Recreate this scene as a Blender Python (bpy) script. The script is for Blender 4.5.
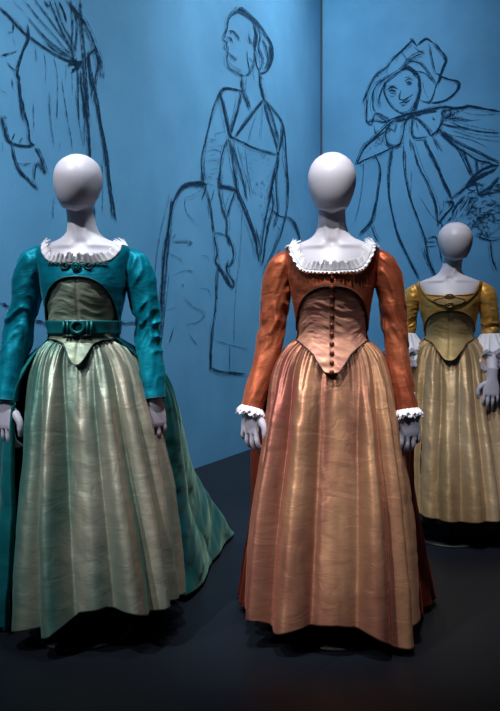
import bpy, bmesh, math, random
import numpy as np
from mathutils import Vector, Matrix
random.seed(7)
PI = math.pi
R = math.radians
scn = bpy.context.scene
for o in list(bpy.data.objects):
    bpy.data.objects.remove(o)
C = scn.collection

# ------------------------------------------------------------------ camera, world, lights, exposure
FPX, HOR, CAMZ = 700.0, 337.0, 1.06
cam_d = bpy.data.cameras.new('camera')
cam = bpy.data.objects.new('camera', cam_d); C.objects.link(cam)
cam.location = (0, 0, CAMZ); cam.rotation_euler = (PI/2, 0, 0)
cam_d.sensor_fit = 'VERTICAL'; cam_d.sensor_height = 36.0; cam_d.lens = 36.0*FPX/711.0
cam_d.shift_y = -(711/2-HOR)/711.0
cam_d.clip_start = 0.05; cam_d.clip_end = 60
scn.camera = cam

w = bpy.data.worlds.new('world'); scn.world = w; w.use_nodes = True
w.node_tree.nodes['Background'].inputs[0].default_value = (0.10, 0.17, 0.32, 1)
w.node_tree.nodes['Background'].inputs[1].default_value = 0.07
scn.view_settings.view_transform = 'Standard'
scn.view_settings.look = 'None'
scn.view_settings.gamma = 1.0
scn.view_settings.use_curve_mapping = False
scn.view_settings.exposure = 0.0

def aim(o, target):
    d = Vector(target)-o.location
    o.rotation_euler = d.to_track_quat('-Z', 'Y').to_euler()
def area(name, loc, target, size, watts, col=(1, 1, 1), size_y=None, spread=180):
    l = bpy.data.lights.new(name, 'AREA'); l.energy = watts; l.color = col; l.size = size
    if size_y: l.shape = 'RECTANGLE'; l.size_y = size_y
    l.spread = R(spread)
    o = bpy.data.objects.new(name, l); C.objects.link(o); o.location = loc; aim(o, target); return o
def spot(name, loc, target, watts, angle, col=(1, 1, 1), blend=.5, size=.06):
    l = bpy.data.lights.new(name, 'SPOT'); l.energy = watts; l.color = col
    l.spot_size = R(angle); l.spot_blend = blend; l.shadow_soft_size = size
    o = bpy.data.objects.new(name, l); C.objects.link(o); o.location = loc; aim(o, target); return o

# wall washers (high, between the figures and the walls)
area('wall_washer', (0.1, 3.1, 5.6), (-1.5, 4.6, 1.9), .9, 5, (.86, .95, 1), .9, 66)
area('wall_washer', (0.7, 4.6, 5.9), (-.45, 5.9, 1.6), .9, 37, (.86, .95, 1), .9, 74)
area('wall_washer', (0.9, 5.8, 6.1), (.6, 7.9, 2.4), .9, 50, (.86, .95, 1), .9, 110)
area('wall_washer', (0.3, 2.0, 5.0), (-1.7, 4.0, .6), .6, 27, (.86, .95, 1), .6, 60)
area('wall_washer', (2.0, 4.2, 5.5), (.9, 8.4, 1.2), .6, 11, (.86, .95, 1), .6, 50)
area('wall_washer', (1.2, 3.8, 5.4), (-.1, 6.4, .9), .6, 10, (.86, .95, 1), .6, 50)
area('wall_washer', (2.2, 6.0, 6.0), (.3, 7.3, 4.0), .6, 9, (.86, .95, 1), .6, 55)  # extra lamp out of view, added to lift the left wall beside the corner
area('wall_washer_cyan', (0.0, 6.0, 6.3), (.86, 8.4, 4.4), .5, 9, (.8, .93, 1), .5, 80)
spot('cyan_corner_lamp', (0.75, 7.9, 5.75), (0.88, 8.4, 5.0), 8, 100, (.15, .95, 1), 1.0, .1)
# gallery spots on the three figures, steep
spot('spot_orange', (-.06, .9, 4.65), (.29, 2.5, 1.3), 720, 27, (1, .98, .97), .8, .04)
spot('spot_teal', (-1.55, .9, 4.55), (-.6, 2.5, 1.3), 620, 27, (.98, .98, 1), .8, .04)
spot('spot_yellow', (.2, 1.75, 4.6), (1.05, 3.6, 1.25), 400, 24, (.98, .98, 1), .8, .04)
# raking spots low on the three skirts, added for contrast in the folds
spot('skirt_spot_right', (1.7, .5, 3.1), (.5, 2.4, .72), 120, 18, (.96, .97, 1), 1, .05)  # added to brighten the centre figure's right hand and that side of her skirt
spot('skirt_spot_orange', (-1.5, .5, 2.9), (.26, 2.4, .52), 250, 21, (1, .98, .97), 1, .05)
spot('skirt_spot_teal', (-2.3, .6, 3.0), (-.5, 2.4, .52), 250, 21, (.98, .98, 1), 1, .05)
spot('skirt_spot_yellow', (-.6, 1.2, 3.4), (1.03, 3.5, .6), 170, 17, (.98, .98, 1), 1, .05)

# ------------------------------------------------------------------ node helpers
def srgb(r, g, b):
    f = lambda c: ((c/255)/12.92 if c/255 <= .04045 else (((c/255)+.055)/1.055)**2.4)
    return (f(r), f(g), f(b), 1)
def newmat(name):
    m = bpy.data.materials.new(name); m.use_nodes = True
    nt = m.node_tree; return m, nt, nt.nodes['Principled BSDF']
def N(nt, t, **kw):
    n = nt.nodes.new(t)
    for k, v in kw.items(): setattr(n, k, v)
    return n
def plain(name, col, rough=.5, metal=0, spec=.5, bump=0, bscale=40, coat=0):
    m, nt, b = newmat(name)
    b.inputs['Base Color'].default_value = col; b.inputs['Roughness'].default_value = rough
    b.inputs['Metallic'].default_value = metal; b.inputs['Specular IOR Level'].default_value = spec
    if bump:
        tc = N(nt, 'ShaderNodeTexCoord'); n = N(nt, 'ShaderNodeTexNoise'); n.inputs['Scale'].default_value = bscale
        n.inputs['Detail'].default_value = 4
        bp = N(nt, 'ShaderNodeBump'); bp.inputs['Strength'].default_value = bump; bp.inputs['Distance'].default_value = .01
        nt.links.new(tc.outputs['Object'], n.inputs['Vector']); nt.links.new(n.outputs['Fac'], bp.inputs['Height'])
        nt.links.new(bp.outputs['Normal'], b.inputs['Normal'])
    return m
def taffeta(name, a, c, sheen, rough=.36, metal=.45, sheenw=.5, sc=(9, 9, .9), bump=.35, mix=(.33, .68), aniso=.6):
    """shot silk: two thread colours in long streaks, slubs across, a tinted sheen"""
    m, nt, b = newmat(name)
    tc = N(nt, 'ShaderNodeTexCoord')
    mp = N(nt, 'ShaderNodeMapping'); mp.inputs['Scale'].default_value = sc
    n = N(nt, 'ShaderNodeTexNoise'); n.inputs['Scale'].default_value = 1.3; n.inputs['Detail'].default_value = 3
    n.inputs['Distortion'].default_value = .6
    cr = N(nt, 'ShaderNodeValToRGB'); cr.color_ramp.elements[0].position = mix[0]; cr.color_ramp.elements[1].position = mix[1]
    cr.color_ramp.elements[0].color = a; cr.color_ramp.elements[1].color = c
    nt.links.new(tc.outputs['Object'], mp.inputs['Vector']); nt.links.new(mp.outputs['Vector'], n.inputs['Vector'])
    nt.links.new(n.outputs['Fac'], cr.inputs['Fac'])
    # slubs: thin horizontal threads
    mp2 = N(nt, 'ShaderNodeMapping'); mp2.inputs['Scale'].default_value = (14, 14, 330)
    n2 = N(nt, 'ShaderNodeTexNoise'); n2.inputs['Scale'].default_value = 1; n2.inputs['Detail'].default_value = 2
    nt.links.new(tc.outputs['Object'], mp2.inputs['Vector']); nt.links.new(mp2.outputs['Vector'], n2.inputs['Vector'])
    mx = N(nt, 'ShaderNodeMixRGB', blend_type='MULTIPLY'); mx.inputs['Fac'].default_value = .12
    cr2 = N(nt, 'ShaderNodeValToRGB'); cr2.color_ramp.elements[0].position = .35; cr2.color_ramp.elements[1].position = .6
    cr2.color_ramp.elements[0].color = (.55, .55, .55, 1)
    nt.links.new(n2.outputs['Fac'], cr2.inputs['Fac'])
    nt.links.new(cr.outputs['Color'], mx.inputs['Color1']); nt.links.new(cr2.outputs['Color'], mx.inputs['Color2'])
    nt.links.new(mx.outputs['Color'], b.inputs['Base Color'])
    # crumple bump
    mp3 = N(nt, 'ShaderNodeMapping'); mp3.inputs['Scale'].default_value = (9, 9, 20)
    n3 = N(nt, 'ShaderNodeTexNoise'); n3.inputs['Scale'].default_value = 1; n3.inputs['Detail'].default_value = 5
    n3.inputs['Distortion'].default_value = .8
    nt.links.new(tc.outputs['Object'], mp3.inputs['Vector']); nt.links.new(mp3.outputs['Vector'], n3.inputs['Vector'])
    ad = N(nt, 'ShaderNodeMath', operation='ADD')
    mu = N(nt, 'ShaderNodeMath', operation='MULTIPLY'); mu.inputs[1].default_value = .03
    nt.links.new(n2.outputs['Fac'], mu.inputs[0]); nt.links.new(mu.outputs[0], ad.inputs[0]); nt.links.new(n3.outputs['Fac'], ad.inputs[1])
    bp = N(nt, 'ShaderNodeBump'); bp.inputs['Strength'].default_value = bump; bp.inputs['Distance'].default_value = .008
    nt.links.new(ad.outputs[0], bp.inputs['Height']); nt.links.new(bp.outputs['Normal'], b.inputs['Normal'])
    tg = N(nt, 'ShaderNodeTangent', direction_type='RADIAL', axis='Z'); nt.links.new(tg.outputs[0], b.inputs['Tangent'])
    b.inputs['Anisotropic'].default_value = aniso; b.inputs['Anisotropic Rotation'].default_value = .25
    b.inputs['Roughness'].default_value = rough; b.inputs['Metallic'].default_value = metal
    b.inputs['Sheen Weight'].default_value = sheenw; b.inputs['Sheen Tint'].default_value = sheen
    b.inputs['Sheen Roughness'].default_value = .35
    b.inputs['Specular Tint'].default_value = sheen
    return m
def lace(name, col, cover=.5, scale=190):
    m, nt, b = newmat(name)
    b.inputs['Base Color'].default_value = col; b.inputs['Roughness'].default_value = .8
    tc = N(nt, 'ShaderNodeTexCoord'); v = N(nt, 'ShaderNodeTexVoronoi'); v.inputs['Scale'].default_value = scale
    cr = N(nt, 'ShaderNodeValToRGB'); cr.color_ramp.interpolation = 'CONSTANT'
    cr.color_ramp.elements[0].color = (0, 0, 0, 1); cr.color_ramp.elements[1].color = (1, 1, 1, 1)
    cr.color_ramp.elements[1].position = cover
    nt.links.new(tc.outputs['Object'], v.inputs['Vector']); nt.links.new(v.outputs['Distance'], cr.inputs['Fac'])
    nt.links.new(cr.outputs['Color'], b.inputs['Alpha'])
    return m

def wallmat(name):
    m, nt, b = newmat(name)
    tc = N(nt, 'ShaderNodeTexCoord'); n = N(nt, 'ShaderNodeTexNoise'); n.inputs['Scale'].default_value = 1.7
    n.inputs['Detail'].default_value = 5; n.inputs['Roughness'].default_value = .6
    cr = N(nt, 'ShaderNodeValToRGB'); cr.color_ramp.elements[0].color = srgb(70, 124, 162); cr.color_ramp.elements[1].color = srgb(82, 138, 176)
    cr.color_ramp.elements[0].position = .3; cr.color_ramp.elements[1].position = .7
    n2 = N(nt, 'ShaderNodeTexNoise'); n2.inputs['Scale'].default_value = 60; n2.inputs['Detail'].default_value = 3
    bp = N(nt, 'ShaderNodeBump'); bp.inputs['Strength'].default_value = .12; bp.inputs['Distance'].default_value = .01
    L = nt.links.new
    L(tc.outputs['Object'], n.inputs['Vector']); L(n.outputs['Fac'], cr.inputs['Fac']); L(cr.outputs['Color'], b.inputs['Base Color'])
    L(tc.outputs['Object'], n2.inputs['Vector']); L(n2.outputs['Fac'], bp.inputs['Height']); L(bp.outputs['Normal'], b.inputs['Normal'])
    b.inputs['Roughness'].default_value = .75; b.inputs['Specular IOR Level'].default_value = .25
    return m
def floormat():
    m, nt, b = newmat('dark_blue_floor')
    tc = N(nt, 'ShaderNodeTexCoord'); n = N(nt, 'ShaderNodeTexNoise'); n.inputs['Scale'].default_value = 2.2; n.inputs['Detail'].default_value = 6
    cr = N(nt, 'ShaderNodeValToRGB'); cr.color_ramp.elements[0].color = srgb(11, 15, 22); cr.color_ramp.elements[1].color = srgb(15, 20, 29)
    br = N(nt, 'ShaderNodeTexBrick'); br.offset = 0; br.inputs['Scale'].default_value = 1; br.inputs['Mortar Size'].default_value = .002
    br.inputs['Brick Width'].default_value = 1.2; br.inputs['Row Height'].default_value = 1.2
    br.inputs['Color1'].default_value = (1, 1, 1, 1); br.inputs['Color2'].default_value = (.92, .92, .92, 1); br.inputs['Mortar'].default_value = (.5, .5, .5, 1)
    mx = N(nt, 'ShaderNodeMixRGB', blend_type='MULTIPLY'); mx.inputs['Fac'].default_value = 1
    mp = N(nt, 'ShaderNodeMapping'); mp.inputs['Rotation'].default_value = (0, 0, R(38))
    L = nt.links.new
    L(tc.outputs['Object'], n.inputs['Vector']); L(n.outputs['Fac'], cr.inputs['Fac'])
    L(tc.outputs['Object'], mp.inputs['Vector']); L(mp.outputs['Vector'], br.inputs['Vector'])
    L(cr.outputs['Color'], mx.inputs['Color1']); L(br.outputs['Color'], mx.inputs['Color2']); L(mx.outputs['Color'], b.inputs['Base Color'])
    b.inputs['Roughness'].default_value = .55; b.inputs['Specular IOR Level'].default_value = .2
    return m

# ------------------------------------------------------------------ mesh helpers
def link(name, me, mats, parent=None, smooth=True):
    o = bpy.data.objects.new(name, me); C.objects.link(o)
    for m in (mats if isinstance(mats, (list, tuple)) else [mats]): me.materials.append(m)
    if smooth:
        me.polygons.foreach_set('use_smooth', [True]*len(me.polygons))
    if parent: o.parent = parent
    return o
def mesh(vs, fs, name='m', mi=None):
    me = bpy.data.meshes.new(name); me.from_pydata([tuple(map(float, v)) for v in vs], [], fs)
    if mi: me.polygons.foreach_set('material_index', mi)
    me.update(); return me
def grid_mesh(P, closed=False, flip=False, thick=0.0, caps=False, mat_rows=None):
    """P [nu,nv,3]; closed wraps u. thick adds an inner sheet joined at the rims."""
    nu, nv = P.shape[:2]
    vs = [P.reshape(-1, 3)]; fs = []; mi = []
    un = nu if closed else nu-1
    def quads(base, inv):
        for i in range(un):
            j = (i+1) % nu
            for k in range(nv-1):
                q = (base+i*nv+k, base+j*nv+k, base+j*nv+k+1, base+i*nv+k+1)
                fs.append(q[::-1] if inv else q); mi.append(mat_rows(k) if mat_rows else 0)
    quads(0, flip)
    if thick:
        n = normals(P, closed)
        if flip: n = -n
        Q = P - n*thick; vs.append(Q.reshape(-1, 3)); base = nu*nv
        quads(base, not flip)
        for i in range(un):
            j = (i+1) % nu
            for k in (0, nv-1):
                q = (i*nv+k, j*nv+k, base+j*nv+k, base+i*nv+k)
                fs.append(q if (k == 0) == flip else q[::-1]); mi.append(mat_rows(max(0, k-1)) if mat_rows else 0)
        if not closed:
            for i in (0, nu-1):
                for k in range(nv-1):
                    q = (i*nv+k, i*nv+k+1, base+i*nv+k+1, base+i*nv+k)
                    fs.append(q if (i == 0) != flip else q[::-1]); mi.append(mat_rows(k) if mat_rows else 0)
    if caps and closed:
        fs.append(tuple(i*nv for i in range(nu))[::(1 if flip else -1)]); mi.append(0)
        fs.append(tuple(i*nv+nv-1 for i in range(nu))[::(-1 if flip else 1)]); mi.append(0)
    return mesh(np.concatenate(vs), fs, mi=mi)
def normals(P, closed=False):
    if closed: du = np.roll(P, -1, 0)-np.roll(P, 1, 0)
    else: du = np.gradient(P, axis=0)
    dv = np.gradient(P, axis=1)
    n = np.cross(du, dv); l = np.linalg.norm(n, axis=2, keepdims=True); l[l < 1e-12] = 1
    return n/l
# vectorised value noise
_r = np.random.RandomState(11); _T = _r.rand(64, 64, 64)*2-1
def vnoise(x, y, z):
    x, y, z = np.broadcast_arrays(x, y, z)
    xi, yi, zi = np.floor(x).astype(int), np.floor(y).astype(int), np.floor(z).astype(int)
    fx, fy, fz = x-xi, y-yi, z-zi
    s = lambda t: t*t*t*(t*(t*6-15)+10)
    fx, fy, fz = s(fx), s(fy), s(fz)
    g = lambda a, b, c: _T[(xi+a) & 63, (yi+b) & 63, (zi+c) & 63]
    l = lambda a, b, t: a+(b-a)*t
    return l(l(l(g(0,0,0), g(1,0,0), fx), l(g(0,1,0), g(1,1,0), fx), fy), l(l(g(0,0,1), g(1,0,1), fx), l(g(0,1,1), g(1,1,1), fx), fy), fz)
def fbm(x, y, z, o=3):
    a, f, r = 1, 1, 0
    for i in range(o): r = r+a*vnoise(x*f+i*7.3, y*f+i*3.1, z*f+i*5.7); a *= .5; f *= 2
    return r
def ridge(x, y, z, o=2):
    a, f, r = 1, 1, 0
    for i in range(o): r = r+a*(1-2*np.abs(vnoise(x*f+i*9.1, y*f+i*4.7, z*f+i*2.9))**.8); a *= .5; f *= 2
    return r
def spline(pts, n):
    """Catmull-Rom through pts, n samples"""
    P = np.array(pts, float)
    if len(P) == 2: return P[0]+(P[1]-P[0])*np.linspace(0, 1, n)[:, None]
    seg = np.linalg.norm(np.diff(P, axis=0), axis=1); s = np.concatenate([[0], np.cumsum(np.maximum(seg, 1e-9))]); s /= s[-1]
    E = np.vstack([2*P[0]-P[1], P, 2*P[-1]-P[-2]])
    u = np.linspace(0, 1, n); k = np.clip(np.searchsorted(s, u, 'right')-1, 0, len(P)-2)
    t = ((u-s[k])/(s[k+1]-s[k]))[:, None]
    a, b, c, d = E[k], E[k+1], E[k+2], E[k+3]
    return .5*((2*b)+(-a+c)*t+(2*a-5*b+4*c-d)*t*t+(-a+3*b-3*c+d)*t**3)
def tube(path, rad, nseg=10, caps=True):
    P = np.array(path, float); n = len(P)
    rad = np.broadcast_to(np.array(rad, float), (n,)) if np.ndim(rad) < 2 else rad
    T = np.gradient(P, axis=0); T /= np.linalg.norm(T, axis=1, keepdims=True)
    up = np.array([0, 1, 0.]) if abs(T[0][1]) < .8 else np.array([1., 0, 0])
    A = np.cross(T, up); A /= np.linalg.norm(A, axis=1, keepdims=True); B = np.cross(T, A)
    th = np.linspace(0, 2*PI, nseg, endpoint=False)
    G = P[None]+rad[None, :, None]*(np.cos(th)[:, None, None]*A[None]+np.sin(th)[:, None, None]*B[None])
    return G, A, B
def tube_mesh(path, rad, nseg=10):
    G, _, _ = tube(path, rad, nseg); return grid_mesh(G, True, caps=True)
def join_meshes(ms):
    bm = bmesh.new()
    for m in ms: bm.from_mesh(m)
    me = bpy.data.meshes.new('j'); bm.to_mesh(me); bm.free(); return me
def ellipsoid(c, r, nu=20, nv=14, fn=None):
    th = np.linspace(0, 2*PI, nu, endpoint=False); ph = np.linspace(.02, PI-.02, nv)
    T, Ph = np.meshgrid(th, ph, indexing='ij')
    P = np.stack([c[0]+r[0]*np.sin(Ph)*np.cos(T), c[1]+r[1]*np.sin(Ph)*np.sin(T), c[2]+r[2]*np.cos(Ph)], -1)
    return grid_mesh(P, True, flip=True, caps=True)
def empty(name, loc, rz, label, cat, group=None):
    o = bpy.data.objects.new(name, None); C.objects.link(o); o.empty_display_size = .2
    o.location = loc; o.rotation_euler = (0, 0, rz); o['label'] = label; o['category'] = cat
    if group: o['group'] = group
    return o
def interp(x, tab, c): return np.interp(x, [t[0] for t in tab], [t[c] for t in tab])
def sinterp(x, tab, c, n=400):
    xs = np.array([t[0] for t in tab], float); ys = np.array([t[c] for t in tab], float)
    if xs[0] > xs[-1]: xs, ys = xs[::-1], ys[::-1]
    m = np.gradient(ys, xs); x = np.clip(x, xs[0], xs[-1])
    k = np.clip(np.searchsorted(xs, x, 'right')-1, 0, len(xs)-2); h = xs[k+1]-xs[k]; t = (x-xs[k])/h
    return (2*t**3-3*t*t+1)*ys[k]+(t**3-2*t*t+t)*h*m[k]+(-2*t**3+3*t*t)*ys[k+1]+(t**3-t*t)*h*m[k+1]

# ------------------------------------------------------------------ the room
M_wall = wallmat('blue_wall_paint')
M_floor = floormat()
M_seam = plain('seam_shadow', srgb(20, 45, 70), .8)
CX, CY = .86, 8.47                         # the corner where the two walls meet
LD = Vector((.418, .908, 0)).normalized()  # left wall direction, away from the viewer
RD = Vector((3.64, -2.2, 0)).normalized()
def wall(name, p0, d, L, out, h=6.4, th=.12):
    a = Vector(p0); b = a+d*L; o = out*th
    pts = [a, b, b+o, a+o]
    vs = [(p.x, p.y, 0) for p in pts]+[(p.x, p.y, h) for p in pts]
    ob = link(name, mesh(vs, [(0,1,2,3), (7,6,5,4), (0,4,5,1), (1,5,6,2), (2,6,7,3), (3,7,4,0)]), M_wall, smooth=False)
    ob['kind'] = 'structure'; return ob
corner = Vector((CX, CY, 0))
nL = Vector((-LD.y, LD.x, 0)); nR = Vector((-RD.y, RD.x, 0))
wall('wall_left', corner-LD*10.5, LD, 10.5, nL)
wall('wall_right', corner, RD, 5.2, nR)
fl = link('floor', mesh([(-5, -2.5, 0), (6.5, -2.5, 0), (6.5, 9.5, 0), (-5, 9.5, 0), (-5, -2.5, -.1), (6.5, -2.5, -.1), (6.5, 9.5, -.1), (-5, 9.5, -.1)],
     [(0,1,2,3), (7,6,5,4), (0,4,5,1), (1,5,6,2), (2,6,7,3), (3,7,4,0)]), M_floor, smooth=False)
fl['kind'] = 'structure'
# corner shadow gap: its shade put in as a thin, solid dark strip
s_ = .012
tr = link('seam_shade_strip', mesh([(CX-s_, CY-.030, .001), (CX+s_, CY-.030, .001), (CX+s_, CY-.001, .001), (CX-s_, CY-.001, .001),
                          (CX-s_, CY-.030, 6.4), (CX+s_, CY-.030, 6.4), (CX+s_, CY-.001, 6.4), (CX-s_, CY-.001, 6.4)],
     [(3,2,1,0), (4,5,6,7), (0,1,5,4), (1,2,6,5), (2,3,7,6), (3,0,4,7)]), M_seam, smooth=False)
tr['kind'] = 'structure'

# ------------------------------------------------------------------ charcoal drawings on the walls
M_char = plain('charcoal_line', srgb(18, 48, 74), .9, spec=.1)
M_faint = plain('faint_charcoal_line', srgb(32, 72, 104), .9, spec=.1)
for m_, lo in ((M_char, .42), (M_faint, .5)):      # charcoal grain: the stick skips over the wall's texture
    nt_ = m_.node_tree; tc_ = N(nt_, 'ShaderNodeTexCoord'); n_ = N(nt_, 'ShaderNodeTexNoise'); n_.inputs['Scale'].default_value = 42; n_.inputs['Detail'].default_value = 3
    c_ = N(nt_, 'ShaderNodeValToRGB'); c_.color_ramp.elements[0].position = lo-.1; c_.color_ramp.elements[1].position = lo+.14
    c_.color_ramp.elements[0].color = (.28, .28, .28, 1)
    nt_.links.new(tc_.outputs['Object'], n_.inputs['Vector']); nt_.links.new(n_.outputs['Fac'], c_.inputs['Fac']); nt_.links.new(c_.outputs['Color'], nt_.nodes['Principled BSDF'].inputs['Alpha'])
def px_to_wall(x, y, left, off=.004):
    rx, rz = (x-250)/FPX, (HOR-y)/FPX
    d, n = (LD, nL) if left else (RD, nR)
    p = corner-n*off
    # (t*rx - p.x)*n.x + (t - p.y)*n.y = 0
    t = (p.x*n.x+p.y*n.y)/(rx*n.x+n.y)
    return Vector((t*rx, t, CAMZ+t*rz))
rs = np.random.RandomState(5)
def stroke(acc, pts, wd, left, faint):
    P = np.array(pts, float); L = np.sum(np.linalg.norm(np.diff(P, axis=0), axis=1)); n = max(6, int(L/1.3))
    wd = wd*1.0; S = spline(P, n)
    reps = 4 if not faint else 2
    for r in range(reps):
        Q = S+np.cumsum(rs.randn(n, 2)*.075, 0)*(.6 if r == 0 else 1.0)*(1-np.linspace(0, 1, n)[:, None]*.4)
        if r: Q = Q+rs.randn(2)*.75+(P[-1]-P[0])*rs.uniform(-.04, .04)
        T = np.gradient(Q, axis=0); T /= (np.linalg.norm(T, axis=1, keepdims=True)+1e-9)
        Nn = np.stack([-T[:, 1], T[:, 0]], 1)
        ww = wd*(.5+.38*vnoise(np.arange(n)*.3+rs.rand()*50, 3.3, rs.rand()*9))*(1 if r == 0 else .55)
        ww = np.maximum(ww, .16)*np.clip(np.minimum(np.arange(n)+.4, n-.6-np.arange(n))/4, .25, 1)
        vs, fs, mi = acc; b0 = len(vs)
        for i in range(n):
            for s in (-1, 1):
                q = Q[i]+Nn[i]*s*ww[i]*.62
                vs.append(px_to_wall(q[0], q[1], left, .004+.0006*r))
        for i in range(n-1):
            fs.append((b0+2*i, b0+2*i+1, b0+2*i+3, b0+2*i+2)); mi.append(1 if faint else 0)
def G(ox, oy, sc, lst): return [([(ox+x/sc, oy+y/sc) for x, y in zip(l[0][::2], l[0][1::2])], l[1], l[2] if len(l) > 2 else 0) for l in lst]
def drawing(name, groups, left, label, extra=None):
    acc = ([], [], [])
    for g in groups:
        for pts, wd, f in g:
            stroke(acc, pts, wd, left, f)
            if not f and len(pts) > 2 and sum(math.hypot(a[0]-b[0], a[1]-b[1]) for a, b in zip(pts, pts[1:])) > 24 and pts[0][1]+pts[-1][1] > 60:          # loose searching lines beside the main one
                for q in range(2):
                    dx, dy = rs.randn(2)*1.5; stroke(acc, [(a+dx+rs.randn()*.7, b+dy+rs.randn()*.7) for a, b in pts], .55, left, 1)
    o = link(name, mesh(acc[0], acc[1], mi=acc[2]), [M_char, M_faint], smooth=False)
    o['label'] = label; o['category'] = 'drawing'; o['group'] = 'charcoal figure drawings on the blue walls'
    return o
A = G(0, 0, 4.167, [
 ([0,30,45,75,100,135,160,180,220,220,280,250,320,262],1.7), ([50,85,55,110,52,135],1.8), ([52,135,35,135],1.2),
 ([115,100,122,130,120,170,100,210,85,250,78,300,85,360,92,420,100,470,108,500],2.0), ([125,150,105,190,90,240,75,290],1.6),
 ([68,300,80,330,75,345],2.6), ([118,110,122,140],2.6),
 ([30,260,55,285,75,300],1.1), ([0,230,35,222,68,212],1.8), ([280,0,305,30,345,80,370,130,395,190,415,250,422,320],1.7),
 ([295,0,300,60,305,120,300,200,310,240],1.2), ([305,20,320,80,318,150,312,220],1.4), ([205,0,235,70,260,130,290,190,320,240],1.2),
 ([225,0,255,90,285,150,318,215],1), ([240,0,265,50,275,90],1.8), ([145,0,200,70,245,135,290,190],.9), ([100,0,160,75,215,135,270,200,300,230],.8),
 ([120,75,180,145,240,200,300,240],.8), ([50,0,100,50],1,1), ([185,170,240,215,300,240],1), ([335,0,340,90,350,200,358,320,365,430,370,500],1.9),
 ([290,240,330,270,300,290,340,255,285,265,320,240],2.2), ([300,230,325,290,310,250,345,285],2), ([355,250,380,220,400,200,385,180],1.4), ([370,215,378,290,390,350,380,400],1.8),
 ([400,200,410,260,400,330,395,400,385,430],1.3), ([320,270,325,340,325,420,330,500],1.1), ([335,290,340,360,350,430,355,490],1.9), ([365,215,372,300,385,370],2),
 ([350,430,356,480],3.2), ([385,330,400,390,412,450,418,500],1.6), ([345,290,352,360,358,440],1.6),
 ([145,190,152,260],.9,1), ([185,220,192,280,188,350],.9,1), ([222,230,238,310,238,400,235,500],.8,1), ([255,330,270,420,285,500],.9,1),
 ([205,380,208,500],.8,1), ([275,270,275,340],.9,1), ([300,290,302,390],1,1), ([48,320,55,370],1.6,1), ([0,375,30,390],.9,1), ([55,150,60,190],.9,1), ([140,430,142,500],.8,1),
 ([185,0,205,25,215,0],1.6), ([330,60,352,100],2.4)])
B = G(0, 100, 4.167, [
 ([95,0,105,60,120,110,125,170,140,185],1.8), ([0,60,15,110,30,160,45,175,80,188,125,190,140,180],2.0), ([50,165,60,140],1.6), ([80,180,95,155],1.6), ([15,70,30,72],2.2),
 ([48,185,55,230,70,280,95,310,130,345,155,370],1.8), ([70,262,100,268,130,262],1.3), ([140,190,165,235,180,280,188,305],1.7), ([180,298,190,305],2.6), ([85,300,100,312],2.8), ([122,170,145,190],2.6),
 ([145,330,148,280,160,265,175,280,190,305],1.4), ([350,0,365,80,372,160,377,250],2.4), ([345,0,360,60,366,110],2), ([405,0,420,90,440,190,455,320,470,430,480,500],1.7),
 ([400,0,425,130,445,260,460,380,468,480],1,0), ([325,0,330,90,350,200],1,1), ([270,0,280,80,295,150,300,210],1,1), ([240,0,238,80],.9,1), ([205,0,215,110,228,190],.9,1),
 ([250,170,245,210],.9,1), ([228,400,220,500],.9,1), ([425,250,428,350,425,470],.9,1), ([140,20,142,130],.9,1), ([390,440,391,500,388,560],1), ([350,90,352,190],1,1), ([10,170,12,210],1,1)])
A2 = [([(0, 303), (5, 304), (10, 307)], 2, 0), ([(30, 320), (40, 321), (50, 326)], 2, 0), ([(118, 322), (128, 323), (150, 320)], 1.2, 0), ([(170, 195), (158, 250), (152, 320)], .9, 1)]
drawing('charcoal_drawing', [A, B, A2], True, 'charcoal drawing of a reaching hand and gathered skirt above the teal gown mannequin')
Cc = G(200, 0, 5, [
 ([185,45,155,80,140,110,138,145,130,170,118,195,130,205,138,215,132,240,140,262,135,290,138,320,155,345,190,365,215,378],1.0),
 ([185,45,210,45,250,80,290,120,330,180,355,230,362,290,345,340,320,365,295,370],1.7), ([175,55,200,50,225,62],2.6), ([150,80,190,60,240,90,268,120,275,170,270,220,275,280,262,330,240,370,215,378],1.0),
 ([240,160,250,210,275,225],.9), ([235,250,240,300,250,350],.9), ([285,130,300,180,290,240,310,300,300,360],.9), ([310,190,330,240,340,300,320,350],.9),
 ([345,230,355,290,335,345],1.6), ([275,270,285,330,300,365],1.6), ([262,130,280,180,272,250],1.2), ([300,300,330,320,345,290],.8,1), ([295,200,320,215,350,250],.8,1), ([245,290,262,310],1.2),
 ([145,155,165,155,185,180,195,205],1.5), ([135,190,155,190,165,215],1.2), ([148,205,158,200],1.8), ([140,260,160,280,178,298,180,280],1.3), ([155,150,150,175],1.3),
 ([212,378,208,420,215,450],1.4), ([295,370,300,420,312,470,320,495],1.2), ([295,370,315,400],1.5), ([85,500,105,455,130,440,175,445,205,455],1.2), ([265,360,270,410],.8,1), ([200,370,215,380],2.2), ([102,355,112,362],1,1), ([232,380,225,470],.8,1)])
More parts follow.
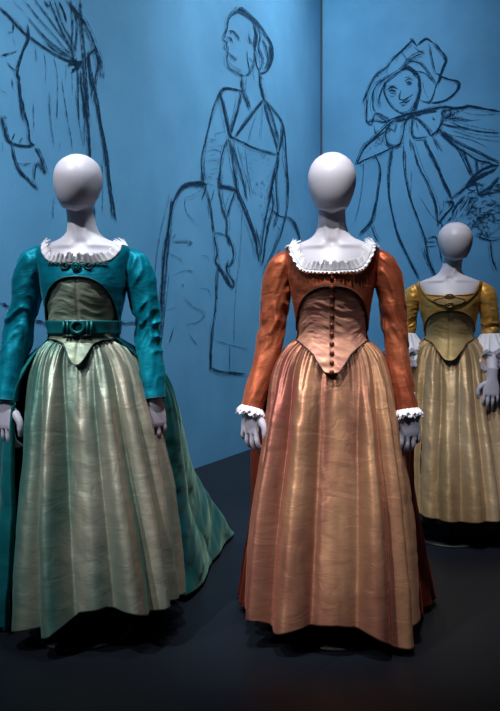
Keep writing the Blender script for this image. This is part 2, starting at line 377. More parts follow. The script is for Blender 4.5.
D = G(190, 80, 4.167, [
 ([125,45,150,32,185,38,215,45],1.5), ([125,45,95,120,75,210,60,270,48,330,52,390,60,430],1.1), ([125,50,140,120,155,190,168,235],1.3), ([130,60,150,150,165,230],1),
 ([135,70,160,160,170,230],.8,1), ([215,45,200,110,180,180,168,235],1.5), ([218,0,220,45,235,90,248,130],1.1), ([220,60,195,150,175,220],1), ([308,80,260,140,215,200,190,240],1.5),
 ([300,90,240,170,195,225],1), ([290,0,298,45,308,80,345,120,385,180,398,260,402,330,408,420,405,490],1.1), ([312,90,335,180,355,240,370,290],1.2), ([318,90,345,160,368,250],1),
 ([305,90,300,180,295,260],.8,1), ([280,130,255,200,240,260],.8,1), ([310,90,320,150,350,220,360,290],.8,1), ([168,235,220,262,270,285,320,300,365,312],1.3), ([220,255,250,275],2.6), ([160,225,180,245],3), ([360,300,372,312],2.5),
 ([365,312,385,250,388,190],1.2), ([380,190,378,250,370,300],1.1), ([370,300,365,370,345,430,330,495],1.2), ([372,310,350,380,338,450,322,500],.9), ([160,240,175,310,185,380,195,440,200,500],1.4),
 ([175,260,200,350,225,440,235,500],1), ([195,270,220,360,245,440,252,495],.8,1), ([230,290,240,380,262,480],.8,1), ([155,245,140,290,130,340,125,400,128,460],1),
 ([60,340,100,335,125,345],.8,1), ([75,245,110,250],.8,1), ([65,300,100,290,130,300],.8,1), ([105,215,103,250],.8,1), ([0,430,40,425,70,435],2.6), ([120,435,160,445,190,458,200,470],2.8),
 ([100,225,150,215],.8,1), ([395,250,405,350,400,400],.8), ([235,60,250,120],.9), ([60,430,68,445,50,500],1)])
tk = []
for i in range(120):
    v = rs.rand(); u = rs.rand(); y = 285+v*330; xa, xb = 205+v*110, 355-v*25
    if xb > xa: x = xa+u*(xb-xa); tk.append(([x, y, x+rs.randn()*3, y+5+rs.rand()*9], .7, rs.rand() < .6))
for i in range(45):
    y = 250+rs.rand()*190; x = 65+rs.rand()*60; tk.append(([x, y, x+12+rs.rand()*14, y+rs.randn()*5], .6, 1))
D += G(190, 80, 4.167, tk)
E = G(150, 170, 3.125, [
 ([175,45,130,38,100,50,80,80,65,130,55,190,45,250,40,330,35,400,28,470,22,540],2.3), ([60,200,50,300,42,400,38,480,30,560],1), ([70,90,60,180,48,260],1.8), ([165,42,120,45,90,65],2), ([165,0,165,40,180,80,190,120,200,200],1),
 ([220,0,215,50,225,110,240,160,240,200,250,240],1), ([218,50,245,55,268,62],2.6), ([268,62,290,110,312,165,330,220,342,285],2.0), ([262,0,275,60,300,120,325,190,338,240],1.1),
 ([342,285,352,285,360,220,372,160,385,110,378,50],1.6), ([390,0,380,70,365,140,352,220,345,280],1.2), ([268,62,250,110,240,150],1.1), ([165,60,130,80,110,90,115,130,150,170],.9,1), ([200,60,190,100],1),
 ([200,200,215,195,240,205],1), ([200,205,210,260,205,285,225,320,240,350,258,368,262,350,245,325,240,300,252,300,262,265,255,230,240,200],1.2), ([205,285,240,335,258,368],1.4), ([245,280,238,320],1.2),
 ([215,290,210,350,205,430,195,500,190,600,192,620],1.1), ([188,615,215,628,250,632,300,637],1.8), ([188,560,190,620],1.6), ([200,530,250,545,310,560],.8,1), ([250,545,250,630],1,1), ([290,100,280,250,265,400,262,540],.6,1),
 ([425,0,432,50,428,130,410,200,385,260,365,310,360,340],1.1), ([395,0,395,60,400,130,385,180],1), ([430,145,450,165,465,200,470,230],1.8), ([405,250,380,290,370,330],1), ([378,120,400,140,430,150],1.2),
 ([70,215,80,200],.8), ([68,225,100,225,128,227],.9), ([115,215,128,227,115,235],1), ([55,260,90,275,100,290],.8,1), ([70,330,110,315,140,320],.8,1), ([50,440,80,430],.8,1),
 ([110,400,140,430,165,440,170,455,150,475,120,480,115,490],.9,1), ([120,510,150,550],.8,1), ([75,490,60,540],.9), ([155,370,180,375,190,400],.9,1), ([160,265,180,270,185,285],.9,1), ([180,100,185,150],.8,1),
 ([100,360,104,364],1.8), ([230,60,225,120,235,160],.8,1), ([385,150,400,180,415,190],.8,1), ([330,180,345,240],1), ([60,330,50,420,40,500],.8,1)])
drawing('charcoal_drawing', [Cc, D, E], True, 'charcoal drawing of a woman with pinned-up hair in profile, between teal and orange gowns')
F = G(350, 30, 4.167, [
 ([265,40,250,55,215,90,175,125,155,155,110,190,85,230,70,270,55,305],1.4), ([70,280,68,340,70,385,90,395],1.5), ([250,38,262,45,278,66],3.6), ([280,62,300,45,320,35,345,50],3.2),
 ([345,50,375,85,398,120,385,160,370,200,360,230],2.2), ([385,120,398,125,378,175],2), ([370,190,410,205,450,215,452,240,430,270,390,295,340,305],2.2), ([440,215,455,230,445,255],3), ([360,230,345,280,325,310],1.8), ([358,180,378,190,370,215],3.4),
 ([310,95,270,110,235,140,215,165,170,195,140,230,120,290,130,320],1.3), ([210,165,240,155,268,170,285,200,288,250,275,300,265,340],3.4), ([225,158,262,172,278,200],3), ([150,215,145,260,160,300,185,330,220,348,255,340,268,310],1.3),
 ([170,190,120,220,95,260,90,300],1), ([240,130,290,140,330,190,355,230],1), ([270,170,310,180,340,210],.9), ([290,290,320,300,350,290],1.1), ([215,90,235,120,230,140],.8), ([330,60,340,110,355,180],.9), ([150,160,160,190],.8,1),
 ([110,190,130,215,120,240],.8,1), ([100,250,95,320,110,350],.8), ([300,200,310,250,330,290],.8,1), ([265,70,290,90,310,95],1), ([200,110,190,140],.8,1),
 ([150,250,175,238,200,245],1.6), ([158,272,178,278,194,268],1.4,1), ([160,255,178,252,192,258],2.6), ([165,262,190,262],3,1), ([228,212,248,202,264,210],1.5), ([234,218,246,216,258,222],2.4), ([236,228,256,230],2.4,1), ([150,262,146,275,160,290],1.2,1), ([212,250,205,285,225,290,262,268],1.1),
 ([208,305,225,298,240,300,250,290],2), ([212,315,235,312],1.2), ([160,235,190,232],1.4), ([228,200,250,192],1.2), ([70,385,110,380,150,385,180,370],1.2), ([90,395,110,350,170,375],1.1), ([100,400,105,430,115,420],1.2), ([120,360,150,380,130,390],1.1),
 ([180,370,230,355,290,340,340,330,400,320,440,325,500,320],3.4), ([185,380,240,365,300,345,360,335],2.6), ([180,375,150,400,115,435,80,470,55,500],2), ([255,355,230,390,220,440,205,480,180,485,155,470,150,430,165,395,190,375],1.5),
 ([255,360,290,380,325,420,340,440,370,410,390,370,380,340],1.6), ([260,360,255,420,270,450,320,445],1.5), ([345,370,355,375],2.6), ([235,370,215,410],1.2), ([275,380,285,420],1.1), ([200,380,185,430],1),
 ([395,370,440,370,500,375],.9), ([380,390,430,400,500,410],1.1), ([375,420,420,465,450,495],1.8), ([250,450,255,500],1.4), ([310,455,325,500],1.6), ([345,450,365,500],1.6), ([380,340,410,330,420,350,395,365,430,350],1.6), ([385,350,370,410,360,430],2)])
tk = []
for i in range(46):
    x = 375+rs.rand()*75; y = 318+rs.rand()*55; tk.append(([x, y, x+rs.randn()*12, y+rs.randn()*12], 1.2, rs.rand() < .5))
for i in range(46):
    u = rs.rand(); x = 55+u*110+rs.rand()*25; y = 500-u*110+rs.rand()*20; tk.append(([x, y, x+rs.randn()*9, y+rs.rand()*14], .9, rs.rand() < .5))
F += G(350, 30, 4.167, tk)
Gg = G(340, 130, 3.125, [
 ([65,75,55,105,75,95,110,80,155,60,200,40],1.6), ([145,0,110,25,80,50,60,90],1.6), ([110,80,125,120,120,180,110,240,95,290,60,330],1.7), ([95,290,110,330,125,350],1.2), ([110,230,100,280,80,310],1.6), ([75,100,70,170,60,230,45,290],1,1),
 ([165,60,155,120,155,200,165,260,180,320,205,380,230,430,250,470],1.8), ([200,50,200,120,215,200,240,270,262,330,275,400,295,450],1.7), ([262,370,275,410,300,455],1.8), ([225,40,245,110,275,170,300,230,305,270],1.4),
 ([265,30,290,90,320,150,350,212],1.9), ([250,210,290,270,320,290],.9,1), ([290,20,320,70],1.7), ([320,10,360,50,385,90,410,145],1.7), ([310,0,370,40,430,70,500,105],1.9), ([350,0,430,25,500,35],.9,1), ([85,300,100,340],.9,1),
 ([220,215,222,120],.7,1), ([420,330,470,345,500,340],1.3), ([470,345,475,400,490,440],1.4), ([275,340,300,335,310,370],1.4), ([262,350,300,350],1.1), ([270,365,300,362],1.1), ([440,350,500,300],1.1,1), ([300,280,320,300,305,340],1.3), ([308,330,312,380,318,410],1.2)])
H = G(430, 90, 5.08, [
 ([100,95,150,90,200,80,260,90,355,108],3.0), ([180,78,220,88,270,95],2.4), ([100,155,180,155,250,150],.9,1), ([100,160,170,190,260,210,355,215],1.1), ([50,210,110,230,200,250,290,290],.9,1), ([160,110,250,125,355,120],.8,1),
 ([50,215,100,260,150,295,190,320,240,350,330,375],2.2), ([165,300,185,360,215,440],2.2), ([180,500,215,450,260,410,310,385,355,380],3.4), ([190,490,240,450,300,420,330,390],3), ([110,550,150,520,190,490,250,470],1.7), ([200,470,260,430,300,410],3),
 ([350,440,310,490,250,530,355,515],1.5), ([215,440,240,500,245,540],1.2), ([230,350,240,400,225,430],1.1), ([260,400,270,370,310,360],1.3), ([90,575,120,570,110,600,60,660,40,690],1.8), ([75,570,110,565],2), ([200,540,160,600,145,610],1.3),
 ([215,550,175,610],1.2), ([225,570,195,620,200,600],1.2), ([180,540,130,600,110,640],1.3), ([0,300,40,390,70,470,110,550],1.9), ([0,500,30,590,40,680],1.2), ([240,340,235,400,245,430],1)])
tk = []
for i in range(95):
    x = 200+rs.rand()*150; y = 470+rs.rand()*240+(x-200)*-.1; a = rs.rand()*6; r = 8+rs.rand()*16
    l = []
    for k in range(5): l += [x+r*math.cos(a+k*.8), y+r*.7*math.sin(a+k*.8)]
    tk.append((l, 1.3, rs.rand() < .45))
H += G(430, 90, 5.08, tk)
tk = []
for i in range(30):
    x = 318+rs.rand()*110; y = 205+rs.rand()*70; tk.append(([x, y, x-8+rs.randn()*4, y+10+rs.rand()*12], 1.2, rs.rand() < .4))
for i in range(26):
    x = 415+rs.rand()*50; y = 260+rs.rand()*80; tk.append(([x, y, x+rs.randn()*8, y+rs.randn()*8, x+rs.randn()*10, y+12], 1.2, rs.rand() < .5))
Gg += G(340, 130, 3.125, tk)
drawing('charcoal_drawing', [F, Gg, H], False, 'charcoal drawing of a bonneted woman with bow and clasped hands above the yellow gown mannequin')

# ------------------------------------------------------------------ materials of the figures
M_skin = plain('mannequin_grey_paint', srgb(196, 194, 206), .42, spec=.35, bump=.02, bscale=120)
M_handm = plain('mannequin_hand_paint', srgb(176, 174, 190), .5, spec=.3)
M_black = plain('black_metal', srgb(14, 14, 17), .6)
M_lacew = lace('white_lace', srgb(232, 232, 240), .22, 210)
M_lawn = plain('white_lawn_cloth', srgb(218, 220, 232), .85, bump=.2, bscale=160)
M_laceg = lace('grey_lace_border', srgb(150, 150, 164), .36, 150)

# ------------------------------------------------------------------ body tables  z : W (half width), F (front), B (back)
BODY = [(.90,.10,.085,.10), (1.05,.114,.080,.085), (1.12,.120,.092,.09), (1.20,.134,.114,.10), (1.25,.142,.122,.105), (1.30,.148,.112,.108), (1.34,.156,.092,.108),
        (1.368,.158,.076,.104), (1.386,.145,.068,.098), (1.400,.115,.062,.088), (1.413,.085,.057,.078), (1.43,.064,.053,.068), (1.455,.053,.051,.060), (1.50,.048,.050,.055), (1.57,.0475,.050,.052)]
BOD = [(.90,.235,.168,.20), (.94,.214,.138,.185), (.98,.192,.123,.150), (1.02,.150,.107,.110), (1.05,.126,.095,.095)]+[(z, a+.006, b+.006, c+.006) for z, a, b, c in BODY if z > 1.06]
def surf(tab, phi, z, off=0., e=.9):
    W = sinterp(z, tab, 1)+off; F_ = sinterp(z, tab, 2)+off; B_ = sinterp(z, tab, 3)+off
    s, c = np.sin(phi), np.cos(phi)
    sx = np.sign(s)*np.abs(s)**e; cy = np.sign(c)*np.abs(c)**e
    return np.stack([W*sx, np.where(c > 0, -F_*cy, -B_*cy), z+0*phi], -1)
def patch(tab, phi, zlo, zhi, nv, off, crease=0., seed=0, hor=20., ver=6.):
    t = np.linspace(0, 1, nv)[None, :]
    Z = zlo[:, None]*(1-t)+zhi[:, None]*t; Ph = np.repeat(phi[:, None], nv, 1)
    P = surf(tab, Ph, Z, off)
    if crease:
        n = normals(P); edge = np.minimum(1, np.minimum(t, 1-t)*12)
        d = crease*fbm(Ph*ver/3+seed, Z*hor, 0*Z+seed*1.7, 3)*edge
        P = P+n*d[..., None]*-1
    return P
def make_hand(name, parent, loc, mirror, tilt=0., curl=1., yaw=0., scale=1.):
    """hand hanging down, back of the hand towards -y, thumb towards +x; wrist at the origin"""
    parts = []
    # palm: lofted rings
    zs = [.06, .02, .0, -.02, -.045, -.070, -.082]; wx = [.026, .025, .027, .034, .039, .040, .034]; wy = [.019, .018, .018, .017, .015, .013, .010]
    nu = 24; th = np.linspace(0, 2*PI, nu, endpoint=False); zz = np.linspace(.06, -.082, 24)
    W = np.interp(-zz, [-z for z in zs], wx); Y = np.interp(-zz, [-z for z in zs], wy)
    P = np.stack([np.cos(th)[:, None]*W[None], np.sin(th)[:, None]*Y[None], np.repeat(zz[None], nu, 0)], -1)
    parts.append(grid_mesh(P, True, caps=True, flip=False))
    # fingers: index is on the thumb side (+x)
    F4 = [(.029, .042, .027, .021, .0088, .10), (.010, .046, .030, .022, .0090, .03), (-.010, .042, .028, .021, .0086, -.05), (-.029, .034, .021, .018, .0076, -.13)]
    for k, (x, a, b, c, r, sp) in enumerate(F4):
        ang = [.15*curl, (.95+.1*k)*curl, (1.55+.1*k)*curl]
        p = np.array([x, -.001, -.066 - (.004 if k in (1, 2) else 0) + (.006 if k == 3 else 0)]); pts = [p+[0, 0, .03], p]
        for L, an in zip((a, b, c), ang):
            p = p+L*np.array([math.sin(sp)*math.cos(an), math.sin(an), -math.cos(an)*math.cos(sp)]); pts.append(p)
        rr = np.interp(np.linspace(0, 1, 26), [0, .2, .45, .5, .75, 1], [r*1.05, r*1.1, r*.93, r*1.04, r*.9, r*.72])
        S = spline(pts, 26); parts.append(tube_mesh(S, rr, 12)); parts.append(ellipsoid(S[-1], (r*.73,)*3, 10, 8))
    tp = spline([(.012, .004, -.012), (.038, .004, -.030), (.058, .006, -.054), (.060, .010, -.080), (.055, .014, -.098)], 26)
    rr = np.interp(np.linspace(0, 1, 26), [0, .3, .6, .8, 1], [.014, .0145, .0115, .0115, .0075]); parts.append(tube_mesh(tp, rr, 12)); parts.append(ellipsoid(tp[-1], (.0078,)*3, 10, 8))
    me = join_meshes(parts)
    o = bpy.data.objects.new('tmp', me); C.objects.link(o)
    rm = o.modifiers.new('r', 'REMESH'); rm.mode = 'VOXEL'; rm.voxel_size = .0022
    sm = o.modifiers.new('s', 'SMOOTH'); sm.factor = .5; sm.iterations = 4
    dg = bpy.context.evaluated_depsgraph_get(); dg.update()
    m2 = bpy.data.meshes.new_from_object(o.evaluated_get(dg)); bpy.data.objects.remove(o)
    if mirror: m2.transform(Matrix.Diagonal((-1, 1, 1, 1))); m2.flip_normals()
    m2.transform(Matrix.Scale(scale, 4))
    h = link(name, m2, M_handm, parent); h.location = loc; h.rotation_euler = (0, tilt, yaw); return h
def frill(name, parent, C0, dirv, wid, amp, waves, mat, thick=.0006, nv=8, scallop=.15, n=500, closed=False, jag=.25, mat_rows=None):
    """ribbon along curve C0 [n,3], growing along dirv [n,3], waving along the normal"""
    u = np.linspace(0, 1, len(C0)); T = np.gradient(C0, axis=0); T /= np.linalg.norm(T, axis=1, keepdims=True)+1e-9
    d = dirv/np.linalg.norm(dirv, axis=1, keepdims=True); Nn = np.cross(T, d)
    v = np.linspace(0, 1, nv)
    ph = 2*PI*waves*u+1.3*vnoise(u*waves*.4, 0, 5.5)
    sc = 1+scallop*np.abs(np.sin(ph*1.5))+jag*vnoise(u*waves*1.7, 2.2, 7.7)
    P = C0[:, None]+d[:, None]*(wid*sc)[:, None, None]*v[None, :, None]+Nn[:, None]*(amp*np.sin(ph))[:, None, None]*(v**.7)[None, :, None]+T[:, None]*(amp*.6*np.cos(ph*2))[:, None, None]*v[None, :, None]
    return link(name, grid_mesh(P, closed, thick=thick, mat_rows=mat_rows), mat, parent)
def sleeve_grid(path, rad, n=120, nseg=64, puff=.0, elbow=.45, seed=0, amp=.008, yscale=1.05):
    S = spline(path, n); rr = sinterp(np.linspace(0, 1, n), [(a, b) for a, b in rad], 1)
    Gd, A_, B_ = tube(S, rr, nseg)
    ctr = S[None]; rel = Gd-ctr
    th = np.linspace(0, 2*PI, nseg, endpoint=False)[:, None]; t = np.linspace(0, 1, n)[None]
    # creases: diagonal rings gathered round the elbow, soft ones elsewhere
    env = .35+.9*np.exp(-((t-elbow)/.14)**2)+.3*np.exp(-((t-.12)/.12)**2)
    env = env*np.clip((1-t)*14, 0, 1)
    q = t*11+.9*np.sin(th+seed)+.5*np.sin(2*th+seed*2)
    rg = 1-2*np.abs(vnoise(np.cos(th)*1.1+seed, np.sin(th)*1.1+seed*2, q))**.6
    rg2 = fbm(np.cos(th)*.8+seed, np.sin(th)*.8, t*8+seed+1.5*np.sin(th+seed), 2)
    d = amp*env*(.75*rg+.6*rg2)
    d = d-amp*env*.6*np.exp(-((1-rg)/.3)**2)
    k = 1+d[..., None]/np.maximum(np.linalg.norm(rel, axis=2, keepdims=True), 1e-6)
    return ctr+rel*k, S
def foldfn(S, T, valleys, sharp=.9):
    """S angle [nu,1], T [1,nv]; valleys = [(top, bottom, depth)...] -> outward displacement (0 in valleys)"""
    V = sorted(valleys, key=lambda v: v[1]); top = np.array([v[0] for v in V]); bot = np.array([v[1] for v in V]); dep = np.array([v[2] for v in V])
    top = np.sort(top); tt = np.clip(T, 0, 1)**.8; out = np.zeros(np.broadcast(S, T).shape)
    pos = top[:, None]*(1-tt)+bot[:, None]*tt     # [k, nv]
    for i in range(len(V)-1):
        a = pos[i][None]; b = pos[i+1][None]; u = (S-a)/np.maximum(b-a, 1e-5); m = (u >= 0) & (u < 1)
        uu = np.clip(u, 0, 1); da = dep[i]; db = dep[i+1]; base = -(da*(1-uu)**2.2+db*uu**2.2)
        bump = .5*(da+db)*np.sin(PI*uu)**sharp
        out = np.where(m, (bump-base*.15)*2.1-.036, out)
    return out
SK = [(1.062,.112,.078,.085), (1.04,.143,.088,.112), (1.01,.176,.098,.145), (.97,.200,.109,.17), (.92,.216,.122,.19), (.83,.228,.146,.22), (.65,.248,.176,.25), (.47,.272,.206,.28), (.25,.292,.232,.31), (.0,.304,.250,.33)]
def skirt(name, parent, hem, valleys, mat, sc=1., cx=(0, 0), nu=640, nv=190, seed=0, crumple=.004, gather=.007, tab=SK, wscale=1.):
    phi = np.linspace(-PI, PI, nu, endpoint=False)[:, None]
    t = (np.linspace(0, 1, nv)**1.15)[None]
    hz = np.interp(np.degrees(phi[:, 0]), [h[0] for h in hem], [h[1] for h in hem])[:, None]
    Z = 1.060*(1-t)+hz*t
    ztop = Z
    W = sinterp(ztop, tab, 1)*wscale; F_ = sinterp(ztop, tab, 2)*wscale; B_ = sinterp(ztop, tab, 3)*wscale
    s, c = np.sin(phi), np.cos(phi); x = W*np.sign(s)*np.abs(s)**.95; y = np.where(c > 0, -F_*c, -B_*c)
    dsh = np.clip((1.06-Z)/1.0, 0, 1)
    P = np.stack([x+cx[0]*dsh, y+cx[1]*dsh, Z+0*x], -1)
    n = normals(P, True); n = n*np.sign(np.sum(n*np.stack([s+0*Z, -c+0*Z, 0*Z+.01], -1), 2, keepdims=True))
    deg = np.degrees(phi)
    amp = np.clip(t*3.2, 0, 1)*(.55+.45*t)
    d = foldfn(deg, t, valleys)*amp
    d = d+.020*vnoise(deg*.06+seed*3, t*1.2+seed, 0*t+.7)*np.clip(t*3, 0, 1)+.005*vnoise(deg*.14+seed*5, t*1.3+seed, 0*t+3.7)*np.clip(t*3, 0, 1)
    # gathers at the waist
    g = np.abs(np.sin(deg*.42+2.6*vnoise(deg*.09+seed, 3, 0*t+.5)+t*2))**.8
    ge = np.exp(-(t/.13)**1.3)*np.clip(t*30, 0, 1)
    d = d+gather*(g*1.4-.7)*ge+.35*gather*np.sin(deg*.4+3*vnoise(deg*.06+seed, 1, 0*t))*np.exp(-(t/.25)**2)*np.clip(t*20, 0, 1)
    for _ in range(8): d = .25*np.roll(d, 1, 0)+.5*d+.25*np.roll(d, -1, 0)
    # crumples in taffeta
    cs, sn = np.cos(phi)*2.0, np.sin(phi)*2.0
    d = d+crumple*.9*fbm(cs*1.2+seed, sn*1.2, Z*5+seed, 3)*1.0+crumple*.28*fbm(cs*2.0+seed*2, sn*2.0, Z*17+seed+2*sn, 2)*np.clip(t*4, 0, 1)
    d = d-crumple*.22*np.clip(ridge(cs*2.2+seed*3, sn*2.2, Z*13+2.0*fbm(cs, sn, Z*3, 2), 2)-.9, 0, 1)*np.clip(t*4, 0, 1)*1.6
    P = P+n*d[..., None]
    return link(name, grid_mesh(P, True, flip=True, thick=.0018), mat, parent)
def overskirt(name, parent, top, hip, hem, valleys, mat, nu=420, nv=130, seed=0, crumple=.005, knee=None):
    u = np.linspace(0, 1, nu); t = np.linspace(0, 1, nv)
    A_, B_, D_ = spline(top, nu), spline(hip, nu), spline(hem, nu)
    C_ = B_*.45+D_*.55; C_[:, 2] = B_[:, 2]*.42+D_[:, 2]*.58
    ks = [0, .16, .55, 1]
    K = np.stack([A_, B_, C_, D_], 1)
    P = np.zeros((nu, nv, 3))
    for c in range(3):
        for i in range(nu):
            pass
    # vectorised hermite over t
    kk = np.array(ks); m = np.gradient(K, kk, axis=1)
    m[:, 0] *= .3
    idx = np.clip(np.searchsorted(kk, t, 'right')-1, 0, 2); h = (kk[idx+1]-kk[idx])[None, :, None]; tt = ((t-kk[idx])/(kk[idx+1]-kk[idx]))[None, :, None]
    P = (2*tt**3-3*tt**2+1)*K[:, idx]+(tt**3-2*tt**2+tt)*h*m[:, idx]+(-2*tt**3+3*tt**2)*K[:, idx+1]+(tt**3-tt**2)*h*m[:, idx+1]
    n = normals(P); ctr = np.array([0, .15, 0])
    sg = np.sign(np.sum(n*((P-ctr)*[1, 1, 0]), 2)); n = n*(1 if sg.mean() > 0 else -1)
    S = (u*100)[:, None]; T = t[None]
    d = foldfn(S, T, valleys, .9)*np.clip(T*3, 0, 1)*(.5+.5*T)
    d = d+.006*np.sin(S*2.4+3*vnoise(S*.3, 1, seed))*np.exp(-(T/.2)**2)*np.clip(T*12, 0, 1)
    Z = P[..., 2]
    d = d+crumple*fbm(P[..., 0]*5+seed, P[..., 1]*5, Z*6, 3)*np.clip(T*4, 0, 1)
    P = P+n*d[..., None]; P[..., 2] = np.maximum(P[..., 2], .012+.004*np.sin(S*.9)**2)
    return link(name, grid_mesh(P, thick=.0018, flip=(sg.mean() < 0)), mat, parent)

def mannequin(sp):
    root = empty('dressed_mannequin', sp['loc'], sp['rot'], sp['label'], 'mannequin', 'costumed mannequins standing in the gallery')
    U = sp.get('upper', 1.0)          # upper body scale above the waist
    zf = lambda z: 1.05+(z-1.05)*U
    # --- stand
    th = np.linspace(0, 2*PI, 48, endpoint=False)[:, None]
    prof = np.array([(.17, 0), (.17, .008), (.16, .012), (.03, .016), (.018, .03), (.018, .92), (.09, .935), (.09, .95)])
    P = np.stack([np.cos(th)*prof[None, :, 0], np.sin(th)*prof[None, :, 0], prof[None, :, 1]+0*th], -1)
    link('stand', grid_mesh(P, True, caps=True), M_black, root)
    # --- body: torso, shoulders and neck in one surface
    nu = 96; phi = np.linspace(-PI, PI, nu, endpoint=False); zz = np.concatenate([np.linspace(.94, 1.36, 40), np.linspace(1.365, 1.57, 50)])
    Ph, Z = np.meshgrid(phi, zz, indexing='ij'); P = surf(BODY, Ph, Z, 0., .95)
    # collarbones and the dip at the throat, neck leaning forward
    x = P[..., 0]; fr = np.clip(np.cos(Ph), 0, 1)
    cb = .005*np.exp(-((Z-(1.385-.12*np.abs(np.abs(x)-.03)*0-.0))/.010)**2)*np.clip((np.abs(x)-.018)/.02, 0, 1)*fr
    dip = -.008*np.exp(-((Z-1.392)/.016)**2-(x/.016)**2)*fr
    tend = .0035*np.exp(-((np.abs(x)-(.012+.16*np.clip(Z-1.39, 0, 1)))/.007)**2)*fr*np.clip((Z-1.39)/.02, 0, 1)*np.clip((1.5-Z)/.06, 0, 1)
    P[..., 1] -= cb+dip+tend
    hx = sp.get('headx', 0.)
    k = np.clip((Z-1.40)/.16, 0, 1); P[..., 1] -= .018*k*k; P[..., 0] += hx*k
    P[..., 2] = zf(P[..., 2])
    body = link('body', grid_mesh(P, True, flip=True, caps=True), M_skin, root)
    # --- head: featureless egg with a soft jaw
    hz, hh, hw, hd = zf(1.609), sp.get('hh', .116), sp.get('hw', .086), .108
    nv = 70; v = .5-.5*np.cos(np.linspace(.06, PI-.06, nv))
    prof = [(0, 0.0), (.02, .30), (.06, .52), (.12, .72), (.2, .87), (.3, .965), (.38, 1.0), (.46, .998), (.55, .965), (.64, .91), (.73, .83), (.81, .74), (.88, .64), (.93, .54), (.97, .38), (1, 0.)]
    rr = np.interp(v, [p[0] for p in prof], [p[1] for p in prof]); ksm = np.array([1, 2, 3, 2, 1])/9.
    rr = sinterp(v, prof, 1)
    Ph, V = np.meshgrid(phi, v, indexing='ij'); Rr = rr[None]
    xx = hw*Rr*np.sin(Ph); cen = sinterp(v, [(0, .018), (.3, .008), (.6, -.006), (.85, -.020), (1, -.026)], 1)[None]
    dep = hd*Rr*sinterp(v, [(0, 1), (.4, 1.), (.7, .93), (1, .78)], 1)[None]
    yy = cen-dep*np.cos(Ph)*(1+.0*V)
    # plane of the face flattened, brow and jaw planes
    f = np.clip(np.cos(Ph), 0, 1)
    zz_ = hz+hh*(1-2*V)+.004*f*0
    zz_ = zz_+np.where(V > .9, (1-f)*.022*(V-.9)/.1, 0)
    Ph_h = np.stack([xx, yy, zz_+0*Ph], -1)
    hd_o = link('head', grid_mesh(Ph_h, True, flip=True, caps=True), M_skin, root)
    hd_o.location = (hx, -.012, 0)
    tl = sp.get('headtilt', 0.)
    if tl:
        hd_o.rotation_euler = (0, tl, 0); hd_o.location = (hx-hz*math.sin(tl), -.012, hz-hz*math.cos(tl))
    hd_o.rotation_euler.z = 0
    # --- bodice
    nphi = 361; ph = np.linspace(-PI, PI, nphi); dg = np.abs(np.degrees(ph))
    neck = sp['neck']; zhi = np.interp(dg, [n[0] for n in neck], [n[1] for n in neck])
    kk = np.ones(7)/7; zs = np.convolve(np.pad(zhi, 3, mode='wrap'), kk, 'valid'); zhi = zs
    am, ah, az = sp['arch']
    arch = np.where(dg < am, az+ah*np.sqrt(np.clip(1-(np.sin(np.radians(np.minimum(dg, am)))/math.sin(R(am)))**2.15, 0, 1)), az)
    Pb = patch(BOD, ph, arch-.0, zhi, 60, .0065, .0025, sp['seed'], 14, 5)
    Pb[..., 2] = zf(Pb[..., 2]); fac = 1
    bod = link('bodice', grid_mesh(Pb, flip=False, thick=.002), sp['m_bod'], root)
    # --- stomacher
    ps = np.linspace(-R(am+3), R(am+3), 181); ds = np.abs(np.degrees(ps))
    a2 = np.where(ds < am, az+ah*np.sqrt(np.clip(1-(np.sin(np.radians(np.minimum(ds, am)))/math.sin(R(am)))**2.15, 0, 1)), az)+.012
    vz = np.interp(ds, [a for a, b in sp['point']], [b for a, b in sp['point']]); 
    vz = np.convolve(np.pad(vz, 2, mode='edge'), np.ones(5)/5, 'valid')
    Ps = patch(BOD, ps, vz, a2, 90, .0015, .0, 0)
    t = np.linspace(0, 1, 90)[None]; Zs = Ps[..., 2]; nn = normals(Ps)
    gat = sp.get('ruch', .0022)*(fbm(ps[:, None]*2.0+3, Zs*55+1.2*np.sin(ps[:, None]*3), 0*Zs+sp['seed'], 3))*np.clip(np.abs(np.degrees(ps))[:, None]/6, 0.2, 1)
    bone = -.0015*np.exp(-(np.degrees(ps)[:, None]/1.6)**2)
    Ps = Ps-nn*(gat+bone)[..., None]*-1
    Ps[..., 2] = zf(Ps[..., 2])
    sto = link('stomacher', grid_mesh(Ps, flip=False, thick=.0015), sp['m_sto'], root)
    def curve_on(phis, zs_, off): 
        q = surf(BOD, phis, zs_, off); q[..., 2] = zf(q[..., 2]); return q
    # piping round the arch and the point
    link('piping', tube_mesh(curve_on(ps[8:-8], (a2-.012)[8:-8], .009), .0026, 8), sp['m_pipe'], bod)
    link('piping', tube_mesh(curve_on(ps[6:-6], vz[6:-6], .005), .0022, 8), sp['m_pipe2'], sto)
    # --- neckline frill
    if sp.get('lace', True):
        sel = (dg < 100); cn = curve_on(ph[sel], zhi[sel], .009)
        Nn_ = np.stack([np.sin(ph[sel]), -np.cos(ph[sel]), 0*ph[sel]], 1)
        dv = np.stack([-np.sign(cn[:, 0])*np.interp(dg[sel], [0, 35, 60, 100], [0, .5, .9, .4])*sp.get('lacein', 1.), -.25+0*cn[:, 0], np.interp(dg[sel], [0, 40, 60, 100], [1, .8, .45, .7])], 1)
        uu = np.linspace(0, 1, 700); idx = np.linspace(0, len(cn)-1, 700)
        cnn = np.stack([np.interp(idx, np.arange(len(cn)), cn[:, c]) for c in range(3)], 1); dvn = np.stack([np.interp(idx, np.arange(len(cn)), dv[:, c]) for c in range(3)], 1)
        frill('lace_frill', root, cnn, dvn, sp.get('lacew', .024), .0016, 30, M_lacew, scallop=.35, jag=.5)
